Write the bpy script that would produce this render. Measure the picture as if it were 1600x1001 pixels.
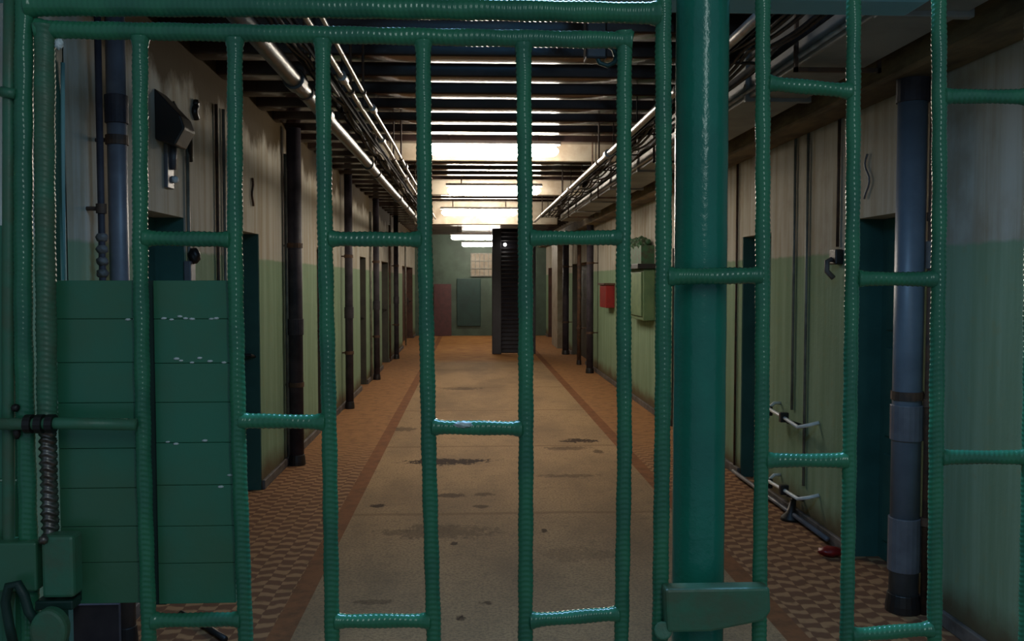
import bpy, bmesh, math, random
from mathutils import Vector, Matrix
random.seed(7)
SC = bpy.context.scene
COL = SC.collection
for o in list(bpy.data.objects): bpy.data.objects.remove(o)

# ------------------------------------------------------------------ camera, world, light, exposure
F = 1400.0; CX, CY = 800.0, 500.5; VX, VY = 735.0, 438.0; EYE = 1.6
yaw = math.atan((CX - VX) / F)
pitch = math.atan((CY - VY) / math.hypot(F, CX - VX))
cam_d = bpy.data.cameras.new('camera'); cam = bpy.data.objects.new('camera', cam_d); COL.objects.link(cam)
cam_d.sensor_width = 36; cam_d.lens = F / 1600 * 36; cam_d.clip_start = 0.05
cam.location = (0, 0, EYE)
cam.rotation_euler = (math.pi / 2 - pitch, 0, -yaw)
SC.camera = cam
CAMR = cam.rotation_euler.to_matrix()

SC.view_settings.view_transform = 'Standard'; SC.view_settings.look = 'None'
SC.view_settings.gamma = 1; SC.view_settings.use_curve_mapping = False
SC.view_settings.exposure = 0.0
SC.cycles.use_denoising = True
SC.cycles.sample_clamp_indirect = 6.0
SC.cycles.max_bounces = 8

w = bpy.data.worlds.new('world'); SC.world = w; w.use_nodes = True
w.node_tree.nodes['Background'].inputs[0].default_value = (0.34, 0.47, 0.64, 1)
w.node_tree.nodes['Background'].inputs[1].default_value = 0.34

def area_light(name, loc, size, size_y, power, col, target):
    d = bpy.data.lights.new(name, 'AREA'); d.shape = 'RECTANGLE'; d.size = size; d.size_y = size_y
    d.energy = power; d.color = col
    o = bpy.data.objects.new(name, d); COL.objects.link(o); o.location = loc
    o.rotation_euler = (Vector(target) - Vector(loc)).to_track_quat('-Z', 'Y').to_euler()
    return o
# added unseen tube light behind the photographer, for the gate front and post highlight
area_light('vestibule_light', (0.55, -0.9, 2.75), 0.10, 1.3, 9.0, (0.80, 1.0, 0.96), (0.3, 1.6, 1.5))
# unseen cold tube added on the ceiling just beyond the gate, above the picture
area_light('cold_light', (0.30, 2.35, 2.88), 1.3, 0.10, 44.0, (0.33, 0.62, 1.0), (0.30, 2.45, 0))
LAMP = 72.0          # radiance of the corridor diffusers

# ------------------------------------------------------------------ pixel -> place helpers
def ray(px, py):
    return CAMR @ Vector(((px - CX) / F, -(py - CY) / F, -1.0))
def onY(px, py, Y):
    r = ray(px, py); t = Y / r.y; return Vector((r.x * t, Y, EYE + r.z * t))
def onX(px, py, X):
    r = ray(px, py); t = X / r.x; return Vector((X, r.y * t, EYE + r.z * t))
def onZ(px, py, Z=0.0):
    r = ray(px, py); t = (Z - EYE) / r.z; return Vector((r.x * t, r.y * t, Z))
XL, XR = -1.60, 2.20
YN, YE = 0.9, 26.0
def ypx(px, x): return onX(px, VY, x).y
ZC = 3.15

# ------------------------------------------------------------------ materials
def newmat(name):
    m = bpy.data.materials.new(name); m.use_nodes = True
    nt = m.node_tree; b = nt.nodes['Principled BSDF']; return m, nt, b
def N(nt, t, **kw):
    n = nt.nodes.new(t)
    for k, v in kw.items(): setattr(n, k, v)
    return n
def math_n(nt, op, a, b=None, c=None, clamp=False):
    n = nt.nodes.new('ShaderNodeMath'); n.operation = op; n.use_clamp = clamp
    for i, v in enumerate((a, b, c)):
        if v is None: continue
        if isinstance(v, (int, float)): n.inputs[i].default_value = v
        else: nt.links.new(v, n.inputs[i])
    return n.outputs[0]
def mixc(nt, f, a, b, mode='MIX'):
    n = nt.nodes.new('ShaderNodeMix'); n.data_type = 'RGBA'; n.blend_type = mode
    for s, v in ((0, f), (6, a), (7, b)):
        if isinstance(v, (int, float)): n.inputs[s].default_value = v
        elif isinstance(v, tuple): n.inputs[s].default_value = (*v, 1) if len(v) == 3 else v
        else: nt.links.new(v, n.inputs[s])
    return n.outputs[2]
def noise(nt, scale, detail=4, rough=0.55, vec=None, sc=(1, 1, 1)):
    n = nt.nodes.new('ShaderNodeTexNoise'); n.inputs['Scale'].default_value = scale
    n.inputs['Detail'].default_value = detail; n.inputs['Roughness'].default_value = rough
    g = nt.nodes.new('ShaderNodeNewGeometry'); mp = nt.nodes.new('ShaderNodeMapping')
    mp.inputs['Scale'].default_value = sc
    nt.links.new(vec or g.outputs['Position'], mp.inputs[0]); nt.links.new(mp.outputs[0], n.inputs['Vector'])
    return n.outputs['Fac']
def step(nt, v, lo, hi):
    n = nt.nodes.new('ShaderNodeMapRange'); n.interpolation_type = 'SMOOTHSTEP'
    n.inputs['From Min'].default_value = lo; n.inputs['From Max'].default_value = hi
    nt.links.new(v, n.inputs['Value']); return n.outputs[0]
def bump(nt, b, h, strength=0.3, dist=0.01):
    n = nt.nodes.new('ShaderNodeBump'); n.inputs['Strength'].default_value = strength
    n.inputs['Distance'].default_value = dist
    nt.links.new(h, n.inputs['Height']); nt.links.new(n.outputs[0], b.inputs['Normal'])
def simple(name, c1, c2=None, scale=8, rough=0.5, metal=0.0, bmp=0.15, bd=0.004, sc=(1, 1, 1), spec=0.5, bscale=None):
    m, nt, b = newmat(name)
    c2 = c2 or tuple(x * 0.7 for x in c1)
    f = step(nt, noise(nt, scale, 5, 0.6, sc=sc), 0.35, 0.68)
    nt.links.new(mixc(nt, f, c1, c2), b.inputs['Base Color'])
    b.inputs['Roughness'].default_value = rough; b.inputs['Metallic'].default_value = metal
    b.inputs['Specular IOR Level'].default_value = spec
    bump(nt, b, noise(nt, bscale or scale * 5, 3, 0.6, sc=sc), bmp, bd)
    return m
def emit(name, col, s):
    m, nt, b = newmat(name)
    b.inputs['Base Color'].default_value = (0.8, 0.8, 0.8, 1)
    b.inputs['Emission Color'].default_value = (*col, 1); b.inputs['Emission Strength'].default_value = s
    return m

M = {}
M['paint'] = simple('green enamel', (0.042, 0.225, 0.120), (0.036, 0.170, 0.105), 9, 0.20, bmp=0.12, bd=0.002, bscale=90)
M['paint_old'] = simple('worn green enamel', (0.05, 0.20, 0.12), (0.085, 0.15, 0.09), 12, 0.42, bmp=0.25, bd=0.003, bscale=80)
M['paint_pole'] = simple('teal green enamel', (0.018, 0.225, 0.16), (0.02, 0.18, 0.135), 5, 0.22, bmp=0.55, bd=0.002, bscale=70)
M['sheet'] = simple('green sheet paint', (0.036, 0.205, 0.125), (0.056, 0.175, 0.095), 4, 0.3, bmp=0.2, bd=0.002, bscale=60)
M['gap'] = simple('dark green steel and shadow', (0.010, 0.045, 0.035), (0.007, 0.03, 0.026), 6, 0.5)
M['raw'] = simple('bare steel', (0.25, 0.24, 0.23), (0.12, 0.09, 0.07), 30, 0.35, 0.8)
M['black'] = simple('black iron', (0.012, 0.011, 0.012), (0.02, 0.012, 0.01), 12, 0.45)
M['rust'] = simple('rusty brown iron', (0.10, 0.045, 0.022), (0.04, 0.022, 0.015), 14, 0.7)
M['white'] = simple('white plastic', (0.75, 0.76, 0.74), (0.6, 0.6, 0.58), 10, 0.4)
M['chip_glint'] = simple('white paint chip', (0.75, 0.82, 0.85), (0.5, 0.6, 0.6), 40, 0.3)  # chipped paint, also the highlights painted on the panel seams
M['pipe_grey'] = simple('grey pipe paint', (0.14, 0.135, 0.15), (0.10, 0.095, 0.11), 6, 0.45)
M['pipe_blue'] = simple('blue grey pipe paint', (0.13, 0.155, 0.19), (0.10, 0.12, 0.15), 5, 0.42)
M['pipe_dark'] = simple('dark violet pipe paint', (0.055, 0.045, 0.055), (0.025, 0.022, 0.03), 6, 0.6, spec=.25)
M['conduit'] = simple('painted conduit', (0.20, 0.19, 0.15), (0.12, 0.11, 0.09), 10, 0.5)
M['chrome'] = simple('galvanised pipe', (0.40, 0.38, 0.36), (0.25, 0.22, 0.2), 10, 0.34, 0.55, bmp=.2)
M['lag'] = simple('dusty lagged pipe', (0.075, 0.073, 0.07), (0.045, 0.043, 0.04), 8, 0.36, 0.2, bmp=.2)
M['cable'] = simple('dusty cable', (0.05, 0.042, 0.046), (0.02, 0.017, 0.02), 20, 0.6, spec=.25)
M['tray'] = simple('dusty tray', (0.035, 0.03, 0.03), (0.015, 0.013, 0.013), 12, 0.8, spec=.08)
M['duct'] = simple('grey sheet duct', (0.26, 0.25, 0.235), (0.18, 0.17, 0.16), 3, 0.5)
M['beam_brown'] = simple('brown stained plaster', (0.20, 0.15, 0.08), (0.07, 0.05, 0.03), 5, 0.75, sc=(1, .4, 2))
M['beam_pale'] = simple('pale cross beam', (0.30, 0.26, 0.20), (0.20, 0.15, 0.10), 4, 0.6)
M['blue'] = simple('pale blue paint', (0.22, 0.46, 0.56), (0.16, 0.36, 0.46), 4, 0.5)
M['lattice'] = simple('dark slatted iron', (0.022, 0.02, 0.03), (0.015, 0.013, 0.018), 6, 0.5)
M['red'] = simple('red cabinet paint', (0.26, 0.010, 0.008), (0.18, 0.008, 0.007), 8, 0.4)
M['pink'] = simple('faded red board', (0.10, 0.035, 0.038), (0.07, 0.03, 0.032), 8, 0.6)
M['cabinet'] = simple('sage cabinet paint', (0.15, 0.22, 0.10), (0.10, 0.17, 0.08), 6, 0.5)
M['moss'] = simple('dark green cover', (0.035, 0.12, 0.05), (0.05, 0.06, 0.03), 18, 0.6)
M['door_teal'] = simple('dark teal door', (0.035, 0.115, 0.095), (0.025, 0.085, 0.07), 3, 0.45)
M['door_dark'] = simple('dark brown door', (0.05, 0.045, 0.03), (0.03, 0.028, 0.02), 5, 0.6)
M['door_red'] = simple('red brown door', (0.09, 0.035, 0.022), (0.05, 0.022, 0.015), 5, 0.6)
M['hatch'] = simple('deep green hatch', (0.012, 0.045, 0.038), (0.008, 0.03, 0.026), 4, 0.5)
M['endwall'] = simple('end wall paint', (0.07, 0.11, 0.08), (0.045, 0.07, 0.052), 2.0, 0.6)
M['skirting'] = simple('mauve grey skirting', (0.15, 0.125, 0.115), (0.06, 0.05, 0.045), 7, 0.6)
M['lamp'] = emit('lit diffuser', (1.0, 0.90, 0.76), LAMP)
M['bulb'] = emit('lit indicator bulb', (1.0, 0.95, 0.85), 12)

def wall_mat():
    m, nt, b = newmat('two tone wall')
    g = nt.nodes.new('ShaderNodeNewGeometry'); s = nt.nodes.new('ShaderNodeSeparateXYZ')
    nt.links.new(g.outputs['Position'], s.inputs[0]); z = s.outputs[2]
    n1 = noise(nt, 1.6, 5, 0.6); n2 = noise(nt, 6, 5, 0.6, sc=(1, 2.0, .12)); n3 = noise(nt, 14, 4)
    up = mixc(nt, step(nt, n2, .35, .75), (0.46, 0.44, 0.38), (0.34, 0.285, 0.20))
    up = mixc(nt, math_n(nt, 'MULTIPLY', step(nt, n1, .5, .75), .5), up, (0.22, 0.15, 0.08))
    lo = mixc(nt, step(nt, n2, .3, .7), (0.24, 0.33, 0.22), (0.18, 0.26, 0.155))
    lo = mixc(nt, math_n(nt, 'MULTIPLY', step(nt, n3, .55, .75), .4), lo, (0.25, 0.26, 0.13))
    edge = step(nt, math_n(nt, 'MULTIPLY_ADD', n3, .03, z), 1.765, 1.79)
    c = mixc(nt, edge, lo, up)
    # water and soot stains under the ceiling
    st = step(nt, math_n(nt, 'MULTIPLY_ADD', noise(nt, 2.6, 5, .65, sc=(1, 1, .7)), .5, z), 2.82, 2.98)
    c = mixc(nt, st, c, (0.075, 0.052, 0.024))
    # rising damp at the foot
    dz = step(nt, math_n(nt, 'MULTIPLY_ADD', n1, -.35, z), -0.10, 0.10)
    c = mixc(nt, dz, (0.12, 0.09, 0.05), c)
    nt.links.new(c, b.inputs['Base Color'])
    b.inputs['Roughness'].default_value = 0.85; b.inputs['Specular IOR Level'].default_value = 0.08
    bump(nt, b, n3, 0.3, 0.01)
    return m
M['wall'] = wall_mat()

def ceil_mat():
    m, nt, b = newmat('dark slatted ceiling')
    n = noise(nt, 3, 4); c = mixc(nt, step(nt, n, .35, .7), (0.05, 0.03, 0.024), (0.03, 0.018, 0.018))
    nt.links.new(c, b.inputs['Base Color']); b.inputs['Roughness'].default_value = 0.16
    b.inputs['Specular IOR Level'].default_value = 0.45
    bump(nt, b, noise(nt, 5, 3), .06, .01)
    return m
M['ceil'] = ceil_mat()

def floor_mat():
    m, nt, b = newmat('corridor floor')
    g = nt.nodes.new('ShaderNodeNewGeometry'); s = nt.nodes.new('ShaderNodeSeparateXYZ')
    nt.links.new(g.outputs['Position'], s.inputs[0]); x, y = s.outputs[0], s.outputs[1]
    xl, xr, bw = -0.86, 1.46, 0.11
    # middle screed
    n1 = noise(nt, 1.3, 5, .6, sc=(1, .45, 1)); n2 = noise(nt, 9, 6, .7); n4 = noise(nt, 60, 3, .7)
    mid = mixc(nt, step(nt, n1, .35, .7), (0.44, 0.28, 0.15), (0.27, 0.175, 0.10))
    mid = mixc(nt, math_n(nt, 'MULTIPLY', step(nt, n2, .50, .72), .45), mid, (0.16, 0.11, 0.07))
    mid = mixc(nt, math_n(nt, 'MULTIPLY', step(nt, n4, .42, .62), .5), mid, (0.13, 0.09, 0.06))
    # expansion joints across
    for yj in (6.1, 8.6, 11.0, 13.4, 16.0, 18.5, 21.0):
        d = math_n(nt, 'ABSOLUTE', math_n(nt, 'SUBTRACT', math_n(nt, 'MULTIPLY_ADD', n1, .10, y), yj + .05))
        f = math_n(nt, 'MULTIPLY', math_n(nt, 'SUBTRACT', 1, step(nt, d, .01, .05)), .45)
        mid = mixc(nt, f, mid, (0.16, 0.085, 0.04))
    # worn blotches with their own outline (px, py, half width px, half height px, strength)
    ns = math_n(nt, 'ADD', math_n(nt, 'MULTIPLY', noise(nt, 22, 4, .7, sc=(1, .6, 1)), 1.6), math_n(nt, 'MULTIPLY_ADD', noise(nt, 5, 4, .6), 1.0, -.8))
    for (px, py, hx, hy, k) in ((697, 721, 66, 5, .95), (905, 688, 30, 3.2, .9), (888, 700, 36, 3, .5), (935, 705, 8, 3, .6),
                                (592, 790, 13, 2.6, .85), (690, 830, 90, 11, .42), (705, 774, 25, 3.5, .7), (755, 772, 18, 3, .5),
                                (752, 791, 14, 3, .6), (709, 849, 7, 3, .8), (760, 941, 11, 4, .7), (721, 965, 9, 5, .9),
                                (449, 983, 10, 3, .95), (905, 865, 55, 12, .25), (888, 743, 45, 3, .4), (720, 607, 32, 2, .5),
                                (585, 940, 30, 4, .4), (850, 829, 5, 3, .8), (630, 670, 25, 3, .5)):
        p = onZ(px, py); rx = abs(onZ(px + hx, py).x - p.x); ry = abs(onZ(px, py - hy).y - p.y)
        dx = math_n(nt, 'DIVIDE', math_n(nt, 'SUBTRACT', x, p.x), rx)
        dy = math_n(nt, 'DIVIDE', math_n(nt, 'SUBTRACT', y, p.y), ry)
        r = math_n(nt, 'ADD', math_n(nt, 'MULTIPLY', dx, dx), math_n(nt, 'MULTIPLY', dy, dy))
        r = math_n(nt, 'MULTIPLY_ADD', ns, 2.6, r)
        f = math_n(nt, 'MULTIPLY', math_n(nt, 'SUBTRACT', 1, step(nt, r, 1.75, 2.5)), k)
        mid = mixc(nt, f, mid, (0.028, 0.014, 0.010))
    # far stretch of orange-brown boards
    far = mixc(nt, step(nt, noise(nt, 3, 3, sc=(1, 3, 1)), .4, .6), (0.42, 0.21, 0.07), (0.30, 0.13, 0.05))
    mid = mixc(nt, step(nt, y, 17.2, 18.2), mid, far)
    # side strips: small tiles
    wob = noise(nt, 9, 2); 
    u = math_n(nt, 'DIVIDE', math_n(nt, 'MULTIPLY_ADD', wob, .03, x), .082)
    v = math_n(nt, 'DIVIDE', math_n(nt, 'MULTIPLY_ADD', math_n(nt, 'SINE', math_n(nt, 'MULTIPLY_ADD', y, 3.1, math_n(nt, 'MULTIPLY', x, 44))), .010, math_n(nt, 'MULTIPLY_ADD', wob, .09, y)), .118)
    par = math_n(nt, 'FRACT', math_n(nt, 'MULTIPLY', math_n(nt, 'FLOOR', u), .5))
    v = math_n(nt, 'ADD', v, par)
    fv = math_n(nt, 'FRACT', v); lines = step(nt, math_n(nt, 'ABSOLUTE', math_n(nt, 'SUBTRACT', fv, .5)), .12, .30)
    tile = mixc(nt, lines, (0.37, 0.20, 0.10), (0.17, 0.08, 0.045))
    tile = mixc(nt, math_n(nt, 'MULTIPLY', step(nt, n2, .5, .75), .5), tile, (0.14, 0.08, 0.04))
    tf = mixc(nt, step(nt, n2, .4, .7), (0.36, 0.175, 0.075), (0.22, 0.11, 0.055))
    tile = mixc(nt, step(nt, y, 7.0, 9.5), tile, tf)
    side = math_n(nt, 'MAXIMUM', math_n(nt, 'LESS_THAN', x, xl), math_n(nt, 'GREATER_THAN', x, xr))
    c = mixc(nt, side, mid, tile)
    bl = math_n(nt, 'LESS_THAN', math_n(nt, 'ABSOLUTE', math_n(nt, 'SUBTRACT', x, xl)), bw / 2)
    br = math_n(nt, 'LESS_THAN', math_n(nt, 'ABSOLUTE', math_n(nt, 'SUBTRACT', x, xr)), bw / 2)
    bord = mixc(nt, step(nt, n2, .4, .7), (0.24, 0.10, 0.045), (0.15, 0.07, 0.035))
    c = mixc(nt, math_n(nt, 'MAXIMUM', bl, br), c, bord)
    nt.links.new(c, b.inputs['Base Color'])
    b.inputs['Roughness'].default_value = 0.75; b.inputs['Specular IOR Level'].default_value = 0.06
    bump(nt, b, n4, .3, .004)
    return m
M['floor'] = floor_mat()

# ------------------------------------------------------------------ mesh helpers
def link(name, bm, mat, parent=None, smooth=False, bevel=0.0):
    me = bpy.data.meshes.new(name); bm.normal_update(); bm.to_mesh(me); bm.free()
    me.materials.append(M[mat] if isinstance(mat, str) else mat)
    if smooth:
        for p in me.polygons: p.use_smooth = True
    o = bpy.data.objects.new(name, me); COL.objects.link(o)
    if bevel:
        md = o.modifiers.new('bevel', 'BEVEL'); md.width = bevel; md.segments = 2; md.limit_method = 'ANGLE'
    if parent is not None:
        o.parent = parent; o.matrix_parent_inverse = parent.matrix_basis.inverted()
    return o
def empty(name, loc, label, cat, group=None):
    o = bpy.data.objects.new(name, None); COL.objects.link(o); o.location = loc; o.empty_display_size = .1
    o['label'] = label; o['category'] = cat
    if group: o['group'] = group
    return o
def tag(o, label, cat, group=None):
    o['label'] = label; o['category'] = cat
    if group: o['group'] = group
    return o
def struct(o): o['kind'] = 'structure'; return o
def box(bm, x0, x1, y0, y1, z0, z1):
    x0, x1 = sorted((x0, x1)); y0, y1 = sorted((y0, y1)); z0, z1 = sorted((z0, z1))
    v = [bm.verts.new(p) for p in ((x0, y0, z0), (x1, y0, z0), (x1, y1, z0), (x0, y1, z0), (x0, y0, z1), (x1, y0, z1), (x1, y1, z1), (x0, y1, z1))]
    for f in ((3, 2, 1, 0), (4, 5, 6, 7), (0, 1, 5, 4), (1, 2, 6, 5), (2, 3, 7, 6), (3, 0, 4, 7)): bm.faces.new([v[i] for i in f])
def B(*a):
    bm = bmesh.new(); box(bm, *a); return bm
def prism(bm, pts, y0, y1):
    """outline in (x, z) extruded along y"""
    a = [bm.verts.new((p[0], y0, p[1])) for p in pts]; b = [bm.verts.new((p[0], y1, p[1])) for p in pts]
    n = len(pts); bm.faces.new(a); bm.faces.new(b[::-1])
    for i in range(n): bm.faces.new((a[(i + 1) % n], a[i], b[i], b[(i + 1) % n]))
def tube(bm, pts, r, seg=12, cap=True):
    pts = [Vector(p) for p in pts]; rs = r if isinstance(r, (list, tuple)) else [r] * len(pts)
    rings = []; prev = None
    for i, p in enumerate(pts):
        t = (pts[min(i + 1, len(pts) - 1)] - pts[max(i - 1, 0)]).normalized()
        if prev is None:
            a = Vector((0, 0, 1)) if abs(t.z) < .9 else Vector((1, 0, 0))
            u = t.cross(a).normalized()
        else:
            u = (prev - t * prev.dot(t)).normalized()
        prev = u; v = t.cross(u)
        rings.append([bm.verts.new(p + (u * math.cos(2 * math.pi * k / seg) + v * math.sin(2 * math.pi * k / seg)) * rs[i]) for k in range(seg)])
    for a, b in zip(rings, rings[1:]):
        for k in range(seg): bm.faces.new((a[k], a[(k + 1) % seg], b[(k + 1) % seg], b[k]))
    if cap: bm.faces.new(rings[0][::-1]); bm.faces.new(rings[-1])
def T(pts, r, seg=12):
    bm = bmesh.new(); tube(bm, pts, r, seg); return bm
def lump(bm, c, r, sx=1, sy=1, sz=1, jit=.12):
    g = bmesh.ops.create_icosphere(bm, subdivisions=3, radius=r)
    for v in g['verts']:
        d = v.co.normalized(); k = 1 + jit * math.sin(d.x * 7 + d.z * 5 + c[0] * 40) * math.cos(d.y * 6 + c[2] * 30)
        v.co = Vector((v.co.x * sx * k, v.co.y * sy * k, v.co.z * sz * k)) + Vector(c)
def interp(pts, s, L):
    acc = 0
    for a, b in zip(pts, pts[1:]):
        l = (b - a).length
        if s <= acc + l or b is pts[-1]: return a.lerp(b, max(0, min(1, (s - acc) / l)))
        acc += l
def rebar(pts, r, pitch=.0094, amp=.0010, flare=True, seg=16):
    """ribbed reinforcing bar along a nearly straight path, painted: slanted ribs, soft welds at the ends"""
    pts = [Vector(p) for p in pts]; L = sum((b - a).length for a, b in zip(pts, pts[1:]))
    n = int(L / (pitch / 6)) + 1; bm = bmesh.new(); rings = []
    t = (pts[-1] - pts[0]).normalized(); f = Vector((0, 1, 0)); u = t.cross(f).normalized(); v = f
    ph0 = random.random()
    for i in range(n + 1):
        s = L * i / n; c = interp(pts, s, L)
        fl = 0
        if flare:
            e = min(s, L - s); fl = .32 * math.exp(-(e / .012) ** 2)
        ring = []
        for k in range(seg):
            a = 2 * math.pi * k / seg
            tri = abs(((a / math.pi + .5) % 1) - .5) * 2
            w_ = .5 + .5 * math.cos(2 * math.pi * (s / pitch + .75 * tri + ph0))
            rr = r * (1 + fl) + amp * (w_ ** 1.5) * (1 - min(1, fl * 2)) + .0005 * math.sin(s * 61 + a * 2 + ph0 * 9)
            if abs(math.cos(a)) > .97: rr += .0006
            ring.append(bm.verts.new(c + (u * math.cos(a) + v * math.sin(a)) * rr))
        rings.append(ring)
    for a, b in zip(rings, rings[1:]):
        for k in range(seg): bm.faces.new((a[k], a[(k + 1) % seg], b[(k + 1) % seg], b[k]))
    bm.faces.new(rings[0][::-1]); bm.faces.new(rings[-1])
    return bm

# ------------------------------------------------------------------ the corridor shell
DL = [(4.38, 5.12), (6.12, 6.89), (9.45, 10.2), (13.1, 13.85), (16.3, 17.6), (21.2, 25.0)]
DR = [(4.33, 5.05), (6.48, 7.17), (9.0, 9.7), (16.9, 19.3), (22.9, 25.3)]
DH = 1.95; REC = 0.16
def make_wall(name, x, s, doors):
    bm = bmesh.new(); y = YN
    for a, b in doors:
        box(bm, x, x + s * .35, y, a, 0, ZC); box(bm, x, x + s * .35, a, b, DH, ZC); y = b
    box(bm, x, x + s * .35, y, YE + .1, 0, ZC)
    struct(link(name, bm, 'wall'))
make_wall('wall_left', XL, -1, DL); make_wall('wall_right', XR, 1, DR)
struct(link('floor', B(XL - .35, XR + .35, -1.5, YE + .1, -.1, 0), 'floor'))

# slatted ceiling: dark sheet with rounded slats running wall to wall
bm = bmesh.new(); box(bm, XL - .35, XR + .35, YN, YE + .1, ZC, ZC + .1)
k = -8
while True:
    y = 5.90 + .53 * k; k += 1
    if y > YE - .2: break
    if y < 1.3 or any(abs(y - q) < .16 for q in (8.85, 12.05, 15.45)): continue
    zb, hw = 2.90, .095
    pts = [(y - hw, ZC), (y - hw, zb + .012)]
    for j in range(9):
        t = -1 + j / 4; pts.append((y + t * (hw - .004), zb + .005 * t * t))
    pts += [(y + hw, zb + .012), (y + hw, ZC)]
    a_ = [bm.verts.new((XL, p[0], p[1])) for p in pts]; b_ = [bm.verts.new((XR, p[0], p[1])) for p in pts]
    for i in range(len(pts) - 1):
        fc = bm.faces.new((a_[i], a_[i + 1], b_[i + 1], b_[i])); fc.smooth = True
struct(link('ceiling', bm, 'ceil'))

# end wall
bm = B(XL, XR, YE, YE + .1, 0, ZC); wb = struct(link('wall_back', bm, 'endwall'))
p0, p1 = onY(714, 508, YE - .04), onY(751, 437, YE - .04)
struct(link('door_12', B(p0.x, p1.x, YE - .05, YE, .28, 1.66), 'hatch', bevel=.01))
bm = B(-1.05, -.55, YE - .12, YE - .06, .0, 1.50)
tag(link('notice_board', bm, 'pink', bevel=.008), 'tall faded red board standing against the far end wall', 'board')
e = empty('wall_grating', (0.30, YE - .03, 1.75), 'pale ventilation grating high on the far end wall above the green hatch', 'grating')
bm = bmesh.new(); a, b_ = onY(736, 431, YE - .05), onY(770, 396, YE - .05)
box(bm, a.x, b_.x, YE - .03, YE, a.z, b_.z)
link('backing', bm, 'beam_pale', e)
bm = bmesh.new()
for i in range(6):
    x = a.x + (b_.x - a.x) * i / 5; box(bm, x - .015, x + .015, YE - .05, YE - .031, a.z, b_.z)
for i in range(4):
    z = a.z + (b_.z - a.z) * i / 3; box(bm, a.x, b_.x, YE - .065, YE - .0501, z - .015, z + .015)
link('bars', bm, 'conduit', e)

# doors in their recesses
def door(n, x, s, a, b, mat, handle=False):
    bm = bmesh.new(); xo = x + s * REC
    box(bm, xo, xo + s * .05, a, b, 0, DH)
    for i in range(3):
        z0 = .12 + i * .6; box(bm, xo - s * .012, xo, a + .09, b - .09, z0, z0 + .5)
    d = struct(link('door_%d' % n, bm, mat, bevel=.006))
    hb = bmesh.new(); zc = 1.02; yh = b - .10 if s < 0 else a + .12
    box(hb, xo - s * .05, xo - s * .0121, yh - .04, yh + .04, zc - .10, zc + .10)
    tube(hb, [(xo - s * .045, yh, zc + .02), (xo - s * .11, yh, zc + .02), (xo - s * .12, yh + .10, zc + .0)], .012)
    link('door_handle', hb, 'black', d)
    fb = bmesh.new()
    for q in ((a, a + .012), (b - .012, b)): box(fb, x + s * .004, xo, q[0], q[1], 0, DH)
    link('door_frame', fb, mat, d)
    return d
n = 1
for i, (a, b) in enumerate(DL): door(n, XL, -1, a, b, 'door_teal' if i < 2 else ('door_red' if i > 4 else 'door_dark')); n += 1
for i, (a, b) in enumerate(DR): door(n, XR, 1, a, b, 'door_teal' if i < 2 else ('door_red' if i > 3 else 'door_dark')); n += 1

# skirtings
for name, x, s, doors in (('baseboard_left', XL, 1, DL), ('baseboard_right', XR, -1, DR)):
    bm = bmesh.new(); y = YN
    for a, b in list(doors) + [(YE, YE)]:
        box(bm, x, x + s * .025, y, a, 0, .07); y = b
    struct(link(name, bm, 'skirting', bevel=.006))

# ------------------------------------------------------------------ cross beams and lamps
beams = [(8.80, 2.765, 3.0, 'pale cross beam behind the nearest ceiling lamp'),
         (12.0, 2.74, 2.98, 'pale cross beam behind the second ceiling lamp'),
         (15.4, 2.56, 2.98, 'low pale cross beam behind the third ceiling lamp')]
for y, z0, z1, lab in beams:
    tag(link('ceiling_beam', B(-.95, 1.50, y, y + .10, z0, z1), 'beam_pale', bevel=.01), lab, 'beam', 'cross beams under the ceiling')
def lamp(px, py, y, z, length, label):
    x = onY(px, py, y).x
    e = empty('ceiling_lamp', (x, y, z), label, 'lamp', 'fluorescent ceiling lamps')
    h = length / 2
    bm = bmesh.new(); pts = []; rr = .052
    tube(bm, [(x - h, y, z), (x - h + .02, y, z), (x - h + .05, y, z), (x + h - .05, y, z), (x + h - .02, y, z), (x + h, y, z)], [.012, .034, rr, rr, .034, .012], 20)
    link('diffuser', bm, 'lamp', e, smooth=True)
    link('housing', B(x - h - .02, x + h + .02, y - .05, y + .05, z + .054, z + .09), 'white', e, bevel=.008)
    if z + .086 < 2.9:
        for s in (-1, 1):
            link('hanger', T([(x + s * h * .7, y, z + .088), (x + s * h * .7, y, ZC)], .008), 'rust', e)
lamp(772, 237, 8.40, 2.805, 1.20, 'nearest and largest of the lit fluorescent ceiling lamps')
lamp(772, 298, 11.60, 2.755, 1.20, 'second lit ceiling lamp, beyond the largest one')
lamp(749, 333, 14.90, 2.72, 1.25, 'third lit ceiling lamp, in front of the low cross beam')
lamp(740, 372, 21.0, 2.60, 1.05, 'fourth lit ceiling lamp, just beyond the low cross beam')
lamp(752, 383, 24.6, 2.575, 1.05, 'farthest and smallest lit ceiling lamp near the end wall')

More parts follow.
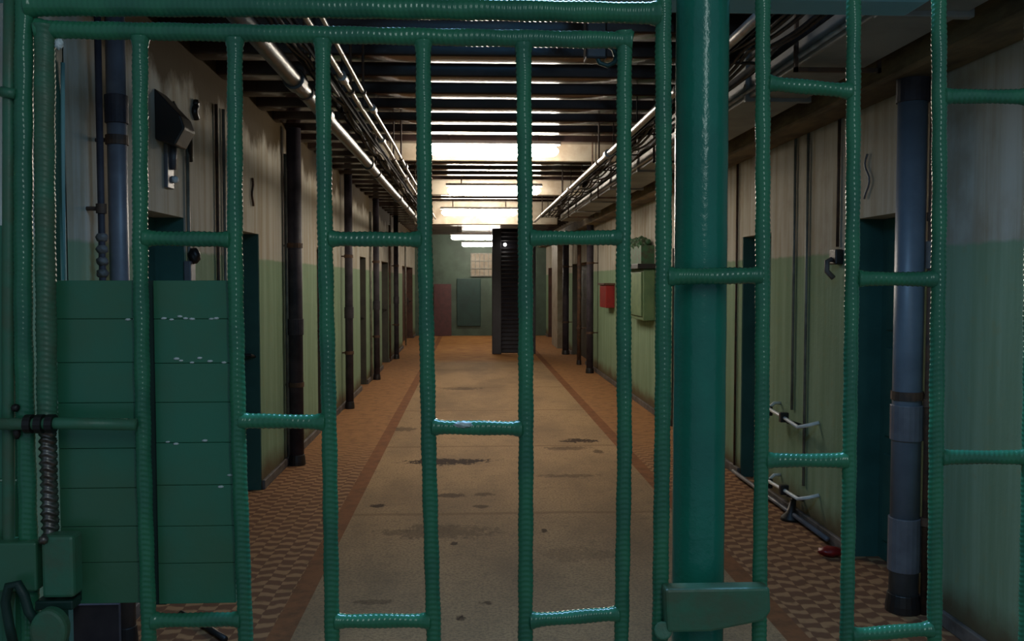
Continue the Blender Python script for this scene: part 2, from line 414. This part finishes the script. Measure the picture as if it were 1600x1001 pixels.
# ------------------------------------------------------------------ overhead pipes
def pipe(name, label, x, z, r, y0, y1, mat, joints=(), dz=0.0, step_=1.6, hang=()):
    e = empty(name, (x, y0, z), label, 'pipe')
    pts = []; n_ = max(2, int((y1 - y0) / step_))
    for i in range(n_ + 1):
        y = y0 + (y1 - y0) * i / n_; pts.append((x + .004 * math.sin(y * 2.1), y, z + dz * math.sin(y * 1.3)))
    link('pipe_run', T(pts, r, 18), mat, e, smooth=True)
    for y in joints:
        link('coupling', T([(x, y - .05, z), (x, y + .05, z)], r + .012, 18), mat, e, smooth=False, bevel=.004)
    for y in hang:
        bm = T([(x, y, z + r * .8), (x, y, ZC)], .007, 8)
        tube(bm, [(x, y - .012, z), (x, y + .012, z)], r + .006, 18)
        link('pipe_hanger', bm, 'rust', e)
    return e
pipe('lagged_pipe', 'thick shiny grey pipe under the ceiling, leftmost of the overhead pipes', -.83, 2.55, .040, 1.9, 15.2, 'lag',
     joints=(4.35, 5.2, 7.4, 10.4, 13), hang=(4.6, 8.0, 11.6, 14.4))
pipe('thin_conduit', 'outer one of two thin bright conduits under the ceiling left of the lamps', -.64, 2.62, .015, 1.9, 15.2, 'chrome',
     joints=(4.6, 6.6, 9.0), hang=(4.9, 7.6, 10.5, 13.5))
pipe('thin_conduit', 'inner one of two thin bright conduits, nearest the lamps on the left', -.585, 2.635, .011, 1.9, 15.2, 'chrome',
     joints=(5.5, 8.2), hang=(5.0, 7.7, 10.6, 13.6))
pipe('steel_pipe', 'bright steel pipe under the ceiling right of the lamps', 1.09, 2.60, .022, 2.0, 15.2, 'chrome',
     joints=(5.0, 7.1, 9.8), hang=(4.7, 7.6, 10.6, 13.6))
pipe('steel_pipe', 'thin dull pipe beside the bright steel pipe on the right', 1.17, 2.66, .014, 2.0, 15.2, 'lag', hang=(4.8, 8.6, 12.5))
# cable runs
def cables(x0, x1, z, n_, label, y0=2.2, y1=15.0):
    e = empty('cable_tray', ((x0 + x1) / 2, y0, z), label, 'cable tray')
    bm = bmesh.new(); xm0, xm1 = x0 - .01, x1 + .01
    y = y0
    while y < y1:
        box(bm, xm0, xm1, y, y + .03, z - .012, z - .004)
        tube(bm, [(xm0 + .01, y + .015, z - .005), (xm0 + .01, y + .015, ZC)], .005, 6); y += 1.06
    box(bm, xm0, xm0 + .006, y0, y1, z - .02, z + .03); box(bm, xm1 - .006, xm1, y0, y1, z - .02, z + .03)
    link('tray', bm, 'tray', e)
    for i in range(n_):
        x = x0 + (x1 - x0) * (i + .5) / n_; pts = []; ph = random.random() * 6; y = y0
        while y <= y1:
            pts.append((x + .012 * math.sin(y * 2.3 + ph), y, z + .012 - .035 * abs(math.sin(y * math.pi / 1.06 + ph * .1)))); y += .1325
        link('cable', T(pts, .009, 8), 'cable', e, smooth=True)
cables(-.755, -.695, 2.60, 3, 'sagging dark cables on a tray between the overhead pipes on the left')
cables(1.20, 1.42, 2.66, 5, 'sagging dark cables on a tray right of the bright steel pipe')
# duct on the right and the stained ledge along the right wall
e = empty('air_duct', (1.68, 2.0, 2.58), 'long grey sheet metal duct under the ceiling along the right wall', 'duct')
link('duct_body', B(1.53, 1.86, 2.1, 15.2, 2.60, 2.86), 'duct', e, bevel=.01)
for y in (3.3, 4.9, 6.5, 8.1, 9.7, 11.3, 12.9): link('flange', B(1.51, 1.88, y, y + .04, 2.58, 2.88), 'duct', e, bevel=.005)
for y in (4.1, 7.3, 10.5, 13.7):
    bm = bmesh.new()
    for x in (1.50, 1.89): box(bm, x - .008, x + .008, y, y + .02, 2.56, ZC)
    box(bm, 1.492, 1.898, y, y + .02, 2.56, 2.5799)
    link('duct_hanger', bm, 'rust', e)
link('duct_rail', T([(1.515, 2.1, 2.63), (1.515, 15.2, 2.63)], .012, 8), 'chrome', e, smooth=True)
tag(link('wall_ledge', B(1.98, XR, 1.9, YE, 2.55, 2.72), 'beam_brown', bevel=.02), 'brown stained plaster ledge along the top of the right wall', 'ledge')
# pale blue beam just beyond the gate head
e = empty('overhead_beam', (-.4, 1.9, 2.19), 'pale blue painted beam crossing just above and behind the gate', 'beam')
bm = bmesh.new(); box(bm, XL, .97, 1.86, 1.98, 2.185, 2.36); link('beam_body', bm, 'blue', e, bevel=.012)
bm = bmesh.new()
for x in (-1.2, .85): box(bm, x, x + .03, 1.90, 1.93, 2.36, ZC)
link('beam_hanger', bm, 'blue', e)

# ------------------------------------------------------------------ standing pipes and fittings on the walls
def riser(x, y, r, z0, z1, mat, label, clamps=(), sleeves=(), foot=None, cat='pipe', name='drain_pipe'):
    e = empty(name, (x, y, z0), label, cat)
    link('pipe_run', T([(x, y, z0), (x, y, z1)], r, 20), mat, e, smooth=True)
    s = -1 if x < 0 else 1; wx = XL if x < 0 else XR
    for z in clamps:
        bm = T([(x, y, z - .02), (x, y, z + .02)], r + .007, 20); tube(bm, [(x, y, z), (wx, y, z)], .009, 8)
        link('pipe_clamp', bm, 'rust', e)
    for (z, h, m) in sleeves:
        link('pipe_socket', T([(x, y, z - h / 2), (x, y, z + h / 2)], r + .008, 20), m, e, bevel=.003)
    if foot: link('pipe_foot', T([(x, y, 0), (x, y, .035), (x, y, .09)], [r * 1.22, r * 1.2, r * 1.08], 20), foot, e, bevel=.004)
    return e
def yl(px): return ypx(px, XL)
def yr(px): return ypx(px, XR)
riser(XL + .09, ypx(187, XL + .09), .040, 0, ZC, 'pipe_grey', 'grey standing pipe nearest the gate on the left wall', (0.6, 1.3, 2.2), ((2.33, .12, 'pipe_dark'), (1.0, .1, 'pipe_grey')), 'black')
thin = riser(XL + .06, ypx(168, XL + .06) - .05, .014, 0, ZC, 'pipe_dark', 'thin black standing pipe close before the grey one on the left wall', (0.8, 1.9), ())
p = onX(168, 405, XL + .06); bm = bmesh.new()
for i in range(4): lump(bm, (thin.location.x, thin.location.y, p.z + .09 - i * .05), .024, 1, 1, .9)
link('valve', bm, 'skirting', thin, smooth=True)
for px, lab, k in ((461, 'thick dark drain pipe on the left wall beyond the second door', 1.0), (545, 'dark drain pipe on the left wall, second beyond the panelled gate part', .8),
                   (588, 'far dark drain pipe on the left wall where the floor turns orange', .8), (619, 'farthest dark drain pipe on the left wall near the end', .8)):
    riser(XL + .09, ypx(px, XL + .09), .062 * k, 0, 2.9, 'pipe_dark', lab, (0.7, 1.9), ((1.2, .14, 'pipe_dark'),), 'black')
for px, lab in ((444, 'thin pale conduit just before the thick dark drain pipe'), (577, 'thin conduit on the left wall before the far drain pipe'),
                (607, 'thin rusty conduit on the far left wall'), (632, 'pale thin conduit at the far end of the left wall')):
    y = yl(px)
    tag(link('wall_conduit', T([(XL + .025, y, .02), (XL + .025, y, 2.68)], .02, 10), 'conduit' if px != 607 else 'rust', smooth=True), lab, 'conduit')
for px, lab, m in ((292, 'thin dark conduit on the left wall after the first door', 'conduit'), (338, 'left of two thin rusty conduits before the second door', 'rust'), (349, 'right of two thin conduits before the second door', 'conduit')):
    y = yl(px)
    tag(link('wall_conduit', T([(XL + .014, y, 1.0 if px == 292 else .02), (XL + .014, y, 2.42 if px == 292 else 2.7)], .011, 8), m, smooth=True), lab, 'conduit')
# right wall
riser(XR - .105, ypx(1421, XR - .105), .068, 0, 2.58, 'pipe_blue', 'large blue grey drain pipe on the right wall beside the near door', (1.05,), ((.92, .17, 'pipe_grey'), (.33, .26, 'pipe_grey'), (2.50, .12, 'pipe_dark')), 'black')
riser(XR - .03, ypx(1454, XR - .03), .016, 0, 2.58, 'rust', 'thin rusty pipe right beside the large blue grey drain pipe', (.45, 1.02, 1.9), ((1.72, .13, 'skirting'),))
for px, z0, lab, m in ((1243, .72, 'left of two thin conduits above the bent wall brackets', 'conduit'), (1263, .25, 'right of two thin conduits running down to the bent brackets', 'conduit'),
                    (1311, 1.8, 'thin rusty conduit above the small black socket', 'rust'), (1153, .02, 'thin reddish conduit before the second door on the right wall', 'rust')):
    y = yr(px)
    tag(link('wall_conduit', T([(XR - .013, y, z0), (XR - .013, y, 2.56)], .010, 8), m, smooth=True), lab, 'conduit')
for px, lab, r in ((884, 'dark drain pipe on the far right wall beside the pale pillar', .07), (922, 'dark drain pipe on the right wall, nearer than the pale pillar', .06), (905, 'brownish drain pipe between two dark ones on the right wall', .04)):
    riser(XR - .14, ypx(px, XR - .14), r, 0, 2.56, 'pipe_dark' if px != 905 else 'rust', lab, (0.7, 1.9), (), 'black')
tag(link('wall_pillar', B(XR - .16, XR, 21.0, 22.4, 0, 2.56), 'beam_pale', bevel=.01), 'pale yellowish pillar on the far right wall beyond the dark pipes', 'pillar')
# small black socket
e = empty('wall_socket', (XR, yr(1313), 1.7), 'small black socket with a hanging plug on the right wall by the near door', 'socket')
p = onX(1313, 400, XR)
link('socket_box', B(XR - .05, XR, p.y - .05, p.y + .05, p.z - .05, p.z + .04), 'black', e, bevel=.008)
bm = bmesh.new(); tube(bm, [(XR - .05, p.y, p.z - .02), (XR - .08, p.y, p.z - .03), (XR - .08, p.y, p.z - .09), (XR - .04, p.y, p.z - .13)], .016, 10); link('plug', bm, 'skirting', e, smooth=True)
# grey squiggle of paint-covered cable on the right wall
p = onX(1358, 275, XR); pts = [(XR - .012, p.y + .03 * math.sin(i * .7), p.z + .12 - i * .022) for i in range(12)]
tag(link('wall_cable', T(pts, .006, 8), 'pipe_grey', smooth=True), 'short curled grey cable on the right wall above the near door', 'cable')
# bent wall brackets
def bracket(py, label, foot=False):
    a = onX(1224, py - 10, XR); b = onX(1278, py + 12, XR); m_ = onX(1250, py, XR)
    e = empty('bent_bracket', (XR, m_.y, m_.z), label, 'bracket', 'bent wall brackets')
    xo = XR - .11
    link('bracket_rod', T([(XR, a.y + .06, a.z + .05), (XR - .05, a.y + .05, a.z + .05), (xo, a.y, a.z + .02), (xo, m_.y, m_.z), (xo, b.y + .05, b.z - .02), (XR - .06, b.y, b.z), (XR, b.y - .02, b.z + .02)], .012, 12), 'white', e, smooth=True)
    for p in (a, m_):
        link('clip', B(xo - .028, xo + .028, p.y - .02, p.y + .02, p.z - .03, p.z + .035), 'black', e, bevel=.004)
    link('arm', T([(xo, m_.y - .06, m_.z - .015), (XR, m_.y - .06, m_.z - .05)], .014, 8), 'black', e)
    return e
bracket(652, 'upper bent pale rod bracket on the right wall'); bracket(765, 'lower bent pale rod bracket on the right wall near the floor')
p = onX(1236, 790, XR - .06)
bm = bmesh.new(); tube(bm, [(XR - .06, p.y, 0), (XR - .06, p.y, .02), (XR - .06, p.y, .05), (XR - .04, p.y, .16)], [.07, .065, .03, .016], 14)
tag(link('floor_stub', bm, 'black', smooth=True), 'black pipe stub on the floor under the bent brackets', 'pipe stub')
tag(link('floor_pipe', T([(XR - .05, 7.2, .04), (XR - .05, 5.25, .04)], .016, 10), 'pipe_grey', smooth=True), 'thin grey pipe lying along the foot of the right wall', 'pipe')
bm = bmesh.new(); p = onZ(1297, 869); lump(bm, (p.x, p.y, .03), .06, 1.2, .8, .5)
tag(link('floor_rag', bm, M['red'], smooth=True), 'dark red scrap on the floor by the right wall', 'rag')
# green fuse cabinet and red box
y0, y1 = 10.6, 11.75; zt = 2.14
e = empty('fuse_cabinet', (XR, 11.2, 1.12), 'sage green fuse cabinet with a dark top on the right wall', 'cabinet')
link('cabinet_body', B(XR - .14, XR, y0, y1, 1.12, 1.74), 'cabinet', e, bevel=.01)
link('cabinet_door', B(XR - .16, XR - .141, y0 + .05, y1 - .05, 1.17, 1.70), 'cabinet', e, bevel=.005)
link('shelf', B(XR - .22, XR, y0 - .05, y1 + .03, 1.741, 1.80), 'black', e, bevel=.005)
bm = bmesh.new(); box(bm, XR - .16, XR, y0 + .05, y1 - .1, 1.80, 2.02)
for i in range(5): lump(bm, (XR - .10, y0 + .2 + i * .17, 2.04 + .03 * (i % 2)), .10, .8, 1, .7, .25)
link('crest', bm, 'moss', e)
p = onX(955, 462, XR)
e = empty('fire_box', (XR, p.y, p.z - .18), 'small red box on the right wall beyond the fuse cabinet', 'box')
link('box_body', B(XR - .14, XR, p.y - .35, p.y + .28, p.z - .18, p.z + .17), 'red', e, bevel=.01)
link('box_lid', B(XR - .17, XR, p.y - .37, p.y + .30, p.z + .17, p.z + .20), 'rust', e, bevel=.005)
# left wall odds and ends
p = onX(258, 195, XL)
e = empty('wall_flood_lamp', (XL, p.y, p.z), 'black angular unlit lamp on the left wall above the first door', 'lamp')
bm = bmesh.new()
q = [(-.0, .16), (.13, .02), (.15, -.04), (.10, -.13), (0, -.10)]
prism(bm, [(XL + a, p.z + b) for a, b in q], p.y - .16, p.y + .02); link('lamp_head', bm, 'black', e, bevel=.008)
link('lamp_arm', T([(XL, p.y + .12, p.z + .14), (XL + .05, p.y + .26, p.z - .02), (XL + .02, p.y + .36, p.z - .14)], .014, 8), 'black', e)
p = onX(262, 265, XL)
e = empty('hanging_pull', (XL, p.y, p.z), 'small pale pull hanging on the left wall below the black lamp', 'pull switch')
link('switch_body', T([(XL + .03, p.y, p.z + .13), (XL + .03, p.y, p.z - .0)], [.022, .014], 12), 'pipe_grey', e, smooth=True)
bm = bmesh.new(); lump(bm, (XL + .03, p.y + .02, p.z - .05), .02); link('knob', bm, 'white', e, smooth=True)
link('plate', B(XL, XL + .02, p.y - .06, p.y + .04, p.z - .10, p.z + .16), 'pipe_grey', e, bevel=.004)
p = onX(291, 405, XL)
e = empty('door_bolt', (XL, p.y, p.z - .1), 'pale bolt case with a black knob on the left wall after the first door', 'bolt')
link('bolt_case', B(XL, XL + .04, p.y - .05, p.y + .04, p.z - .16, p.z - .01), 'pipe_grey', e, bevel=.006)
bm = bmesh.new(); lump(bm, (XL + .045, p.y, p.z + .02), .035, 1, 1, 1.3); link('knob', bm, 'black', e, smooth=True)
for px, py, s, lab in ((392, 300, .10, 'ragged dark cable end on the left wall above the second door'), (302, 172, .05, 'short dark peg high on the left wall')):
    p = onX(px, py, XL); pts = [(XL + .012, p.y + .02 * math.sin(i), p.z + s - i * s / 4) for i in range(9)]
    tag(link('cable_end', T(pts, .009 if s > .06 else .02, 8), 'rust' if s > .06 else 'black', smooth=True), lab, 'cable')
# thing on the ceiling near the gate head, right of the lamps
p = onY(940, 95, 4.3)
e = empty('ceiling_fitting', (p.x, 4.3, p.z), 'small dark fitting with a coiled cable under the ceiling left of the gate post', 'fitting')
link('fitting_body', B(p.x - .08, p.x + .02, 4.25, 4.36, p.z, ZC), 'black', e, bevel=.01)
bm = bmesh.new(); tube(bm, [(p.x + .02 + .05 * math.cos(t * .8), 4.3 - .03 * math.sin(t * .3), p.z + .02 + .05 * math.sin(t * .8)) for t in range(9)], .012, 8)
link('coil', bm, 'gap', e, smooth=True)
# floor cable near the gate on the left
p, q = onZ(283, 962), onZ(352, 1003)
tag(link('floor_cable', T([p + Vector((0, 0, .014)), (p + q) / 2 + Vector((.01, 0, .014)), q + Vector((0, 0, .014))], .014, 8), 'black', smooth=True), 'black cable lying on the floor tiles behind the gate panel', 'cable')

# ------------------------------------------------------------------ open slatted door leaf far down the corridor
YS = 19.5
a = onY(769, 553, YS); x0, x1, zt = a.x, 1.42, 2.72
e = empty('slatted_gate', (x0, YS, 0), 'tall dark slatted gate leaf standing open far down the corridor', 'gate')
link('gate_post', B(x0, x0 + .20, YS - .05, YS + .12, 0, zt), 'lattice', e, bevel=.01)
link('gate_stile', B(x1 - .08, x1, YS - .03, YS + .03, 0, zt), 'lattice', e, bevel=.01)
bm = bmesh.new(); z = .02
while z < zt - .07:
    v = [bm.verts.new(c) for c in ((x0 + .2, YS - .03, z), (x1 - .08, YS - .03, z), (x1 - .08, YS + .03, z + .075), (x0 + .2, YS + .03, z + .075), (x0 + .2, YS - .04, z + .02), (x1 - .08, YS - .04, z + .02), (x1 - .08, YS + .02, z + .095), (x0 + .2, YS + .02, z + .095))]
    for f in ((0, 1, 2, 3), (7, 6, 5, 4), (4, 5, 1, 0), (5, 6, 2, 1), (6, 7, 3, 2), (7, 4, 0, 3)): bm.faces.new([v[i] for i in f])
    z += .09
link('slat_panel', bm, 'lattice', e)
p = onY(789, 382, YS - .1); bm = bmesh.new(); lump(bm, p, .035)
o = link('indicator_bulb', bm, 'bulb', e, smooth=True); o['label'] = 'small lit white bulb'
link('bulb_bracket', B(p.x - .02, p.x + .02, YS - .085, YS - .03, p.z - .02, p.z + .02), 'lattice', e)

# ------------------------------------------------------------------ the foreground: gate leaf, fixed grille, post
DG = 1.60            # plane of the gate leaf
DF = 1.60            # plane of the fixed grille
def P(px, py, D=DG): return onY(px, py, D)
def px_r(n_): return n_ * DG / F
def vbar(name, pts, r, parent, mat='paint', D=DG, down=True, **kw):
    ps = [P(x, y, D) for x, y in pts]
    if down:
        d = (ps[-1] - ps[-2]); d = d / abs(d.z); ps.append(ps[-1] + d * (ps[-1].z - .06))
    return link(name, rebar(ps, r, **kw), mat, parent, smooth=True)
gate = empty('barred_gate', (0.0, DG, 0.05), 'green gate leaf of ribbed steel bars with two boarded panels at its left', 'gate')
vbar('stile', [(70, 40), (70, 300), (74, 660)], px_r(14), gate, 'paint_old', down=False, amp=.0012)
ps = [P(74, 662), P(79, 840)]
o = link('bolt_spring', rebar(ps, px_r(9.5), pitch=.0128, amp=.0045, flare=False), 'raw', gate, smooth=True); o['label'] = 'bare steel screw thread at the foot of the stile'
link('lower_stile', T([P(78, 836), P(80, 1000), Vector((P(80, 1000).x, DG, .06))], px_r(8), 14), 'paint_old', gate, smooth=True)
vbar('stile', [(976, 50), (974, 400), (976, 700), (971, 1001)], px_r(11), gate)
link('top_rail', rebar([P(58, 46), P(400, 52), P(700, 58), P(986, 63)], px_r(12.5)), 'paint', gate, smooth=True)
bars = {1: [(219, 58), (219, 380), (224, 700), (233, 1001)], 2: [(367, 60), (367, 380), (373, 700), (384, 1001)], 3: [(504, 62), (508, 380), (515, 700), (519, 1001)],
        4: [(661, 64), (664, 380), (670, 700), (678, 1001)], 5: [(818, 68), (821, 380), (822, 700), (821, 1001)]}
for k_, b_ in bars.items(): vbar('vertical_bar', b_, px_r(11.0), gate)
def cross(x0, y0, x1, y1, parent, r=10.5, mat='paint', D=DG):
    return link('crossbar', rebar([P(x0, y0, D), P(x1, y1, D)], px_r(r)), mat, parent, smooth=True)
for c in ((225, 372, 360, 374), (375, 657, 508, 659), (515, 373, 658, 374), (675, 667, 815, 669), (828, 372, 970, 371),
          (238, 969, 376, 967), (524, 970, 672, 969), (828, 969, 966, 958)): cross(*c, gate)
p = P(724, 663, DG - .012); bm = bmesh.new(); lump(bm, p, .008, 1.9, .6, .7, .3); o = link('paint_chip', bm, 'chip_glint', gate, smooth=True); o['label'] = 'whitish chipped spot on the middle crossbar'
p = P(92, 69, DG - .004); bm = bmesh.new(); lump(bm, p, .0075, .9, .8, 1.2, .3); o = link('weld_bead', bm, 'chip_glint', gate, smooth=True); o['label'] = 'white painted bead at the upper left corner'
# boarded panels behind the bars
def panel(x0, x1, ytop, ybot, seams, lab, D=DG + .03):
    a, b = P(x0, ytop, D), P(x1, ybot, D); zs = [P(x0, y, D).z for y in [ytop] + seams + [ybot]]
    bm = bmesh.new()
    for z1, z0 in zip(zs, zs[1:]):
        box(bm, a.x, b.x, D - .006 + random.uniform(-.0006, .0006), D + .010, z0 + .0003, z1 - .0003)
    box(bm, a.x + .002, b.x - .002, D + .0002, D + .008, zs[-1], zs[0])
    o = link('boarded_panel', bm, 'sheet', gate, bevel=.0012); o['label'] = lab
panel(88, 222, 438, 942, [498, 566, 629, 700, 762, 822, 878], 'left green boarded panel')
panel(241, 370, 438, 942, [498, 567, 628, 691, 757, 821, 879], 'right green boarded panel')
bm = bmesh.new()  # pale lumps stand in for highlights along the board seams
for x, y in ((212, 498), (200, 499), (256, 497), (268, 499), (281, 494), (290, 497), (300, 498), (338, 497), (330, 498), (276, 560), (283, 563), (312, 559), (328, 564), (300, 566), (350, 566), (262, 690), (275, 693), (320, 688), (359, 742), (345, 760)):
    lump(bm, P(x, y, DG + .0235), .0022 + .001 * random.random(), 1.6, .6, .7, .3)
o = link('seam_glints', bm, 'chip_glint', gate, smooth=True); o['kind'] = 'stuff'; o['label'] = 'pale lumps painted as highlights along the board seams'
a, b = P(76, 438, DG + .05), P(370, 940, DG + .05)
bm = bmesh.new(); box(bm, P(219, 0, DG + .05).x, P(246, 0, DG + .05).x, DG + .042, DG + .05, b.z, a.z)
link('dark_strip', bm, 'gap', gate)  # dark strip set in for the dark gap between the panels
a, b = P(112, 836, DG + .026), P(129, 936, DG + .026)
link('dark_strip', B(a.x, b.x, DG + .018, DG + .0235, b.z, a.z), 'gap', gate)  # dark strip painted in as the shadow beside the lock case
a, b = P(116, 944, DG + .045), P(188, 1001, DG + .045)
link('kick_plate', B(a.x, b.x, DG + .04, DG + .05, .06, a.z), 'pipe_dark', gate)
# sliding bolt rod
pts = [P(-40, 662, DG - .03), P(50, 662, DG - .03), P(90, 661, DG - .03), P(213, 663, DG - .03)]
rod = link('bolt_rod', T(pts, px_r(9), 14), 'paint_old', gate, smooth=True)
bm = bmesh.new(); a = P(46, 662, DG - .03); b = P(80, 662, DG - .03)
for x in (a.x, (a.x + b.x) / 2, b.x): tube(bm, [(x - .006, DG - .03, a.z), (x + .006, DG - .03, a.z)], .0165, 14)
link('bolt_guide', bm, 'black', rod)
# lock case
a, b = P(63, 838, DG - .035), P(116, 934, DG - .035)
lc = link('lock_case', B(a.x, b.x, DG - .035, DG + .005, b.z, a.z), 'paint_old', gate, bevel=.006)
p = P(68, 843, DG - .037); bm = bmesh.new(); lump(bm, p, .008); link('lock_stud', bm, 'raw', lc, smooth=True)
a, b = P(58, 936, DG - .02), P(118, 950, DG - .02)
link('lock_lip', B(a.x, b.x, DG - .03, DG + .004, b.z, a.z), 'gap', lc, bevel=.003)
# padlock-shaped lump hanging below
e = empty('padlock', P(78, 985, DG - .05), 'paint-covered padlock hanging at the lower left corner of the gate', 'padlock')
c = P(80, 985, DG - .05); R = px_r(27)
bm = bmesh.new(); q = []
for i in range(24):
    t = 2 * math.pi * i / 24; q.append((c.x + R * math.cos(t) * (1 + .04 * math.sin(3 * t)), c.z + R * 1.35 * math.sin(t)))
prism(bm, q, DG - .065, DG - .040); link('lock_body', bm, 'paint_old', e, bevel=.006)
p0 = P(38, 948, DG - .05)
link('shackle', T([P(60, 975, DG - .052), P(45, 955, DG - .052), P(38, 930, DG - .052), P(28, 912, DG - .052), P(14, 915, DG - .052), P(8, 940, DG - .052), P(14, 975, DG - .052), P(22, 1010, DG - .052)], px_r(7), 12), 'gap', e, smooth=True)
# fixed grille
gr = empty('fixed_grille', (0.5, DF, 0), 'green ribbed bar grille fixed around and right of the gate', 'grille')
ps = [(40, -60), (37, 100), (36, 500), (44, 830)]
vbar('frame_post', ps, px_r(13), gr, 'paint', D=DF, amp=.0007)
link('frame_post', T([P(16, -60, DF), P(14, 140, DF), P(13, 500, DF), P(14, 1001, DF), Vector((P(14, 1001, DF).x, DF, 0))], px_r(9), 14), 'paint_old', gr, smooth=True)
link('frame_rail', rebar([P(44, 8, DF), P(400, 10, DF), P(800, 16, DF), P(1030, 21, DF)], px_r(15.5)), 'paint', gr, smooth=True)
vbar('frame_post', [(1036, -40), (1037, 300), (1036, 600), (1031, 1001)], px_r(12), gr, D=DF)
for pts in ([(1192, -40), (1192, 300), (1191, 600), (1187, 935)], [(1334, -40), (1333, 300), (1329, 600), (1323, 1001)],
            [(1467, -40), (1468, 300), (1464, 600), (1460, 1001)], [(1613, -40), (1613, 300), (1610, 600), (1603, 1001)]):
    vbar('vertical_bar', pts, px_r(11.0 if pts[0][0] != 1334 else 10.6), gr, D=DF)
for c in ((1200, 130, 1328, 142), (1474, 150, 1606, 151), (1340, 435, 1460, 436), (1196, 719, 1322, 719), (1470, 714, 1604, 714), (1330, 992, 1455, 982)):
    cross(*c, gr, D=DF)
link('crossbar', rebar([P(1042, 432, DF), P(1110, 431, DF - .004), P(1188, 430, DF)], px_r(12)), 'paint', gr, smooth=True)
# left wing plates
a, b = P(-60, 352, DF + .02), P(32, 748, DF + .02)
link('wing_plate', B(a.x, b.x, DF + .014, DF + .024, b.z, a.z), 'sheet', gr, bevel=.003)
a, b = P(-60, 752, DF + .02), P(40, 1001, DF + .02)
link('wing_plate', B(a.x, b.x, DF + .014, DF + .024, .05, a.z), 'sheet', gr, bevel=.003)
a, b = P(-60, 849, DF - .03), P(57, 892, DF - .03)
link('lock_keep', B(a.x, b.x, DF - .03, DF + .012, P(0, 925, DF - .03).z, a.z), 'sheet', gr, bevel=.004)
a = P(24, 637, DF - .02); bm = bmesh.new(); lump(bm, a, .007); lump(bm, P(26, 676, DF - .02), .008, .8, .7, 1.4)
link('bolt_stud', bm, 'black', gr, smooth=True)
link('hinge_knuckle', T([P(2, 143, DF - .012), P(24, 147, DF - .012)], px_r(8), 12), 'paint_old', gr, smooth=True)
# thin angle behind the gate edge
a, b = P(86, 60, DF + .12), P(100, 437, DF + .12)
bm = B(a.x, a.x + .010, DF + .10, DF + .13, .0, a.z); box(bm, a.x + .010, b.x, DF + .125, DF + .13, .0, a.z)
link('door_stop', bm, 'door_teal', gr)
link('stop_edge', T([P(98, 98, DF + .115), P(99, 437, DF + .115)], .004, 8), 'blue', gr, smooth=True)
# plate bracket over the post foot
a, b = P(1046, 938, DF - .045), P(1214, 992, DF - .045)
bm = bmesh.new()
q = [(P(1046, 0, DF - .045).x, P(0, 936, DF - .045).z), (P(1214, 0, DF - .045).x, P(0, 936, DF - .045).z), (P(1216, 0, DF - .045).x, P(0, 975, DF - .045).z), (P(1205, 0, DF - .045).x, P(0, 990, DF - .045).z),
     (P(1120, 0, DF - .045).x, P(0, 1006, DF - .045).z), (P(1050, 0, DF - .045).x, P(0, 1006, DF - .045).z)]
prism(bm, q, DF - .05, DF - .012); link('post_bracket', bm, 'paint_old', gr, bevel=.005)
link('bracket_boss', T([P(1036, 985, DF - .045), P(1036, 985, DF - .005)], px_r(14), 14), 'paint_old', gr, bevel=.003)
# round post
a, b = P(1098, 0, DF + .075), P(1090, 930, DF + .075)
r_ = 41.0 * (DF + .075) / F
d = (b - a) / abs((b - a).z)
top = a - d * .6; bot = b + d * b.z
po = empty('round_post', (bot.x, bot.y, 0), 'thick round teal post behind the bars right of the gate', 'post')
n_ = 60; pts = [top.lerp(bot, i / n_) for i in range(n_ + 1)]
rs = [r_ * (1 + .006 * math.sin(i * 1.7)) for i in range(n_ + 1)]
link('post_shaft', T(pts, rs, 40), 'paint_pole', po, smooth=True)
link('base_flange', T([(bot.x, bot.y, 0), (bot.x, bot.y, .015)], r_ * 1.7, 24), 'paint_pole', po, bevel=.003)
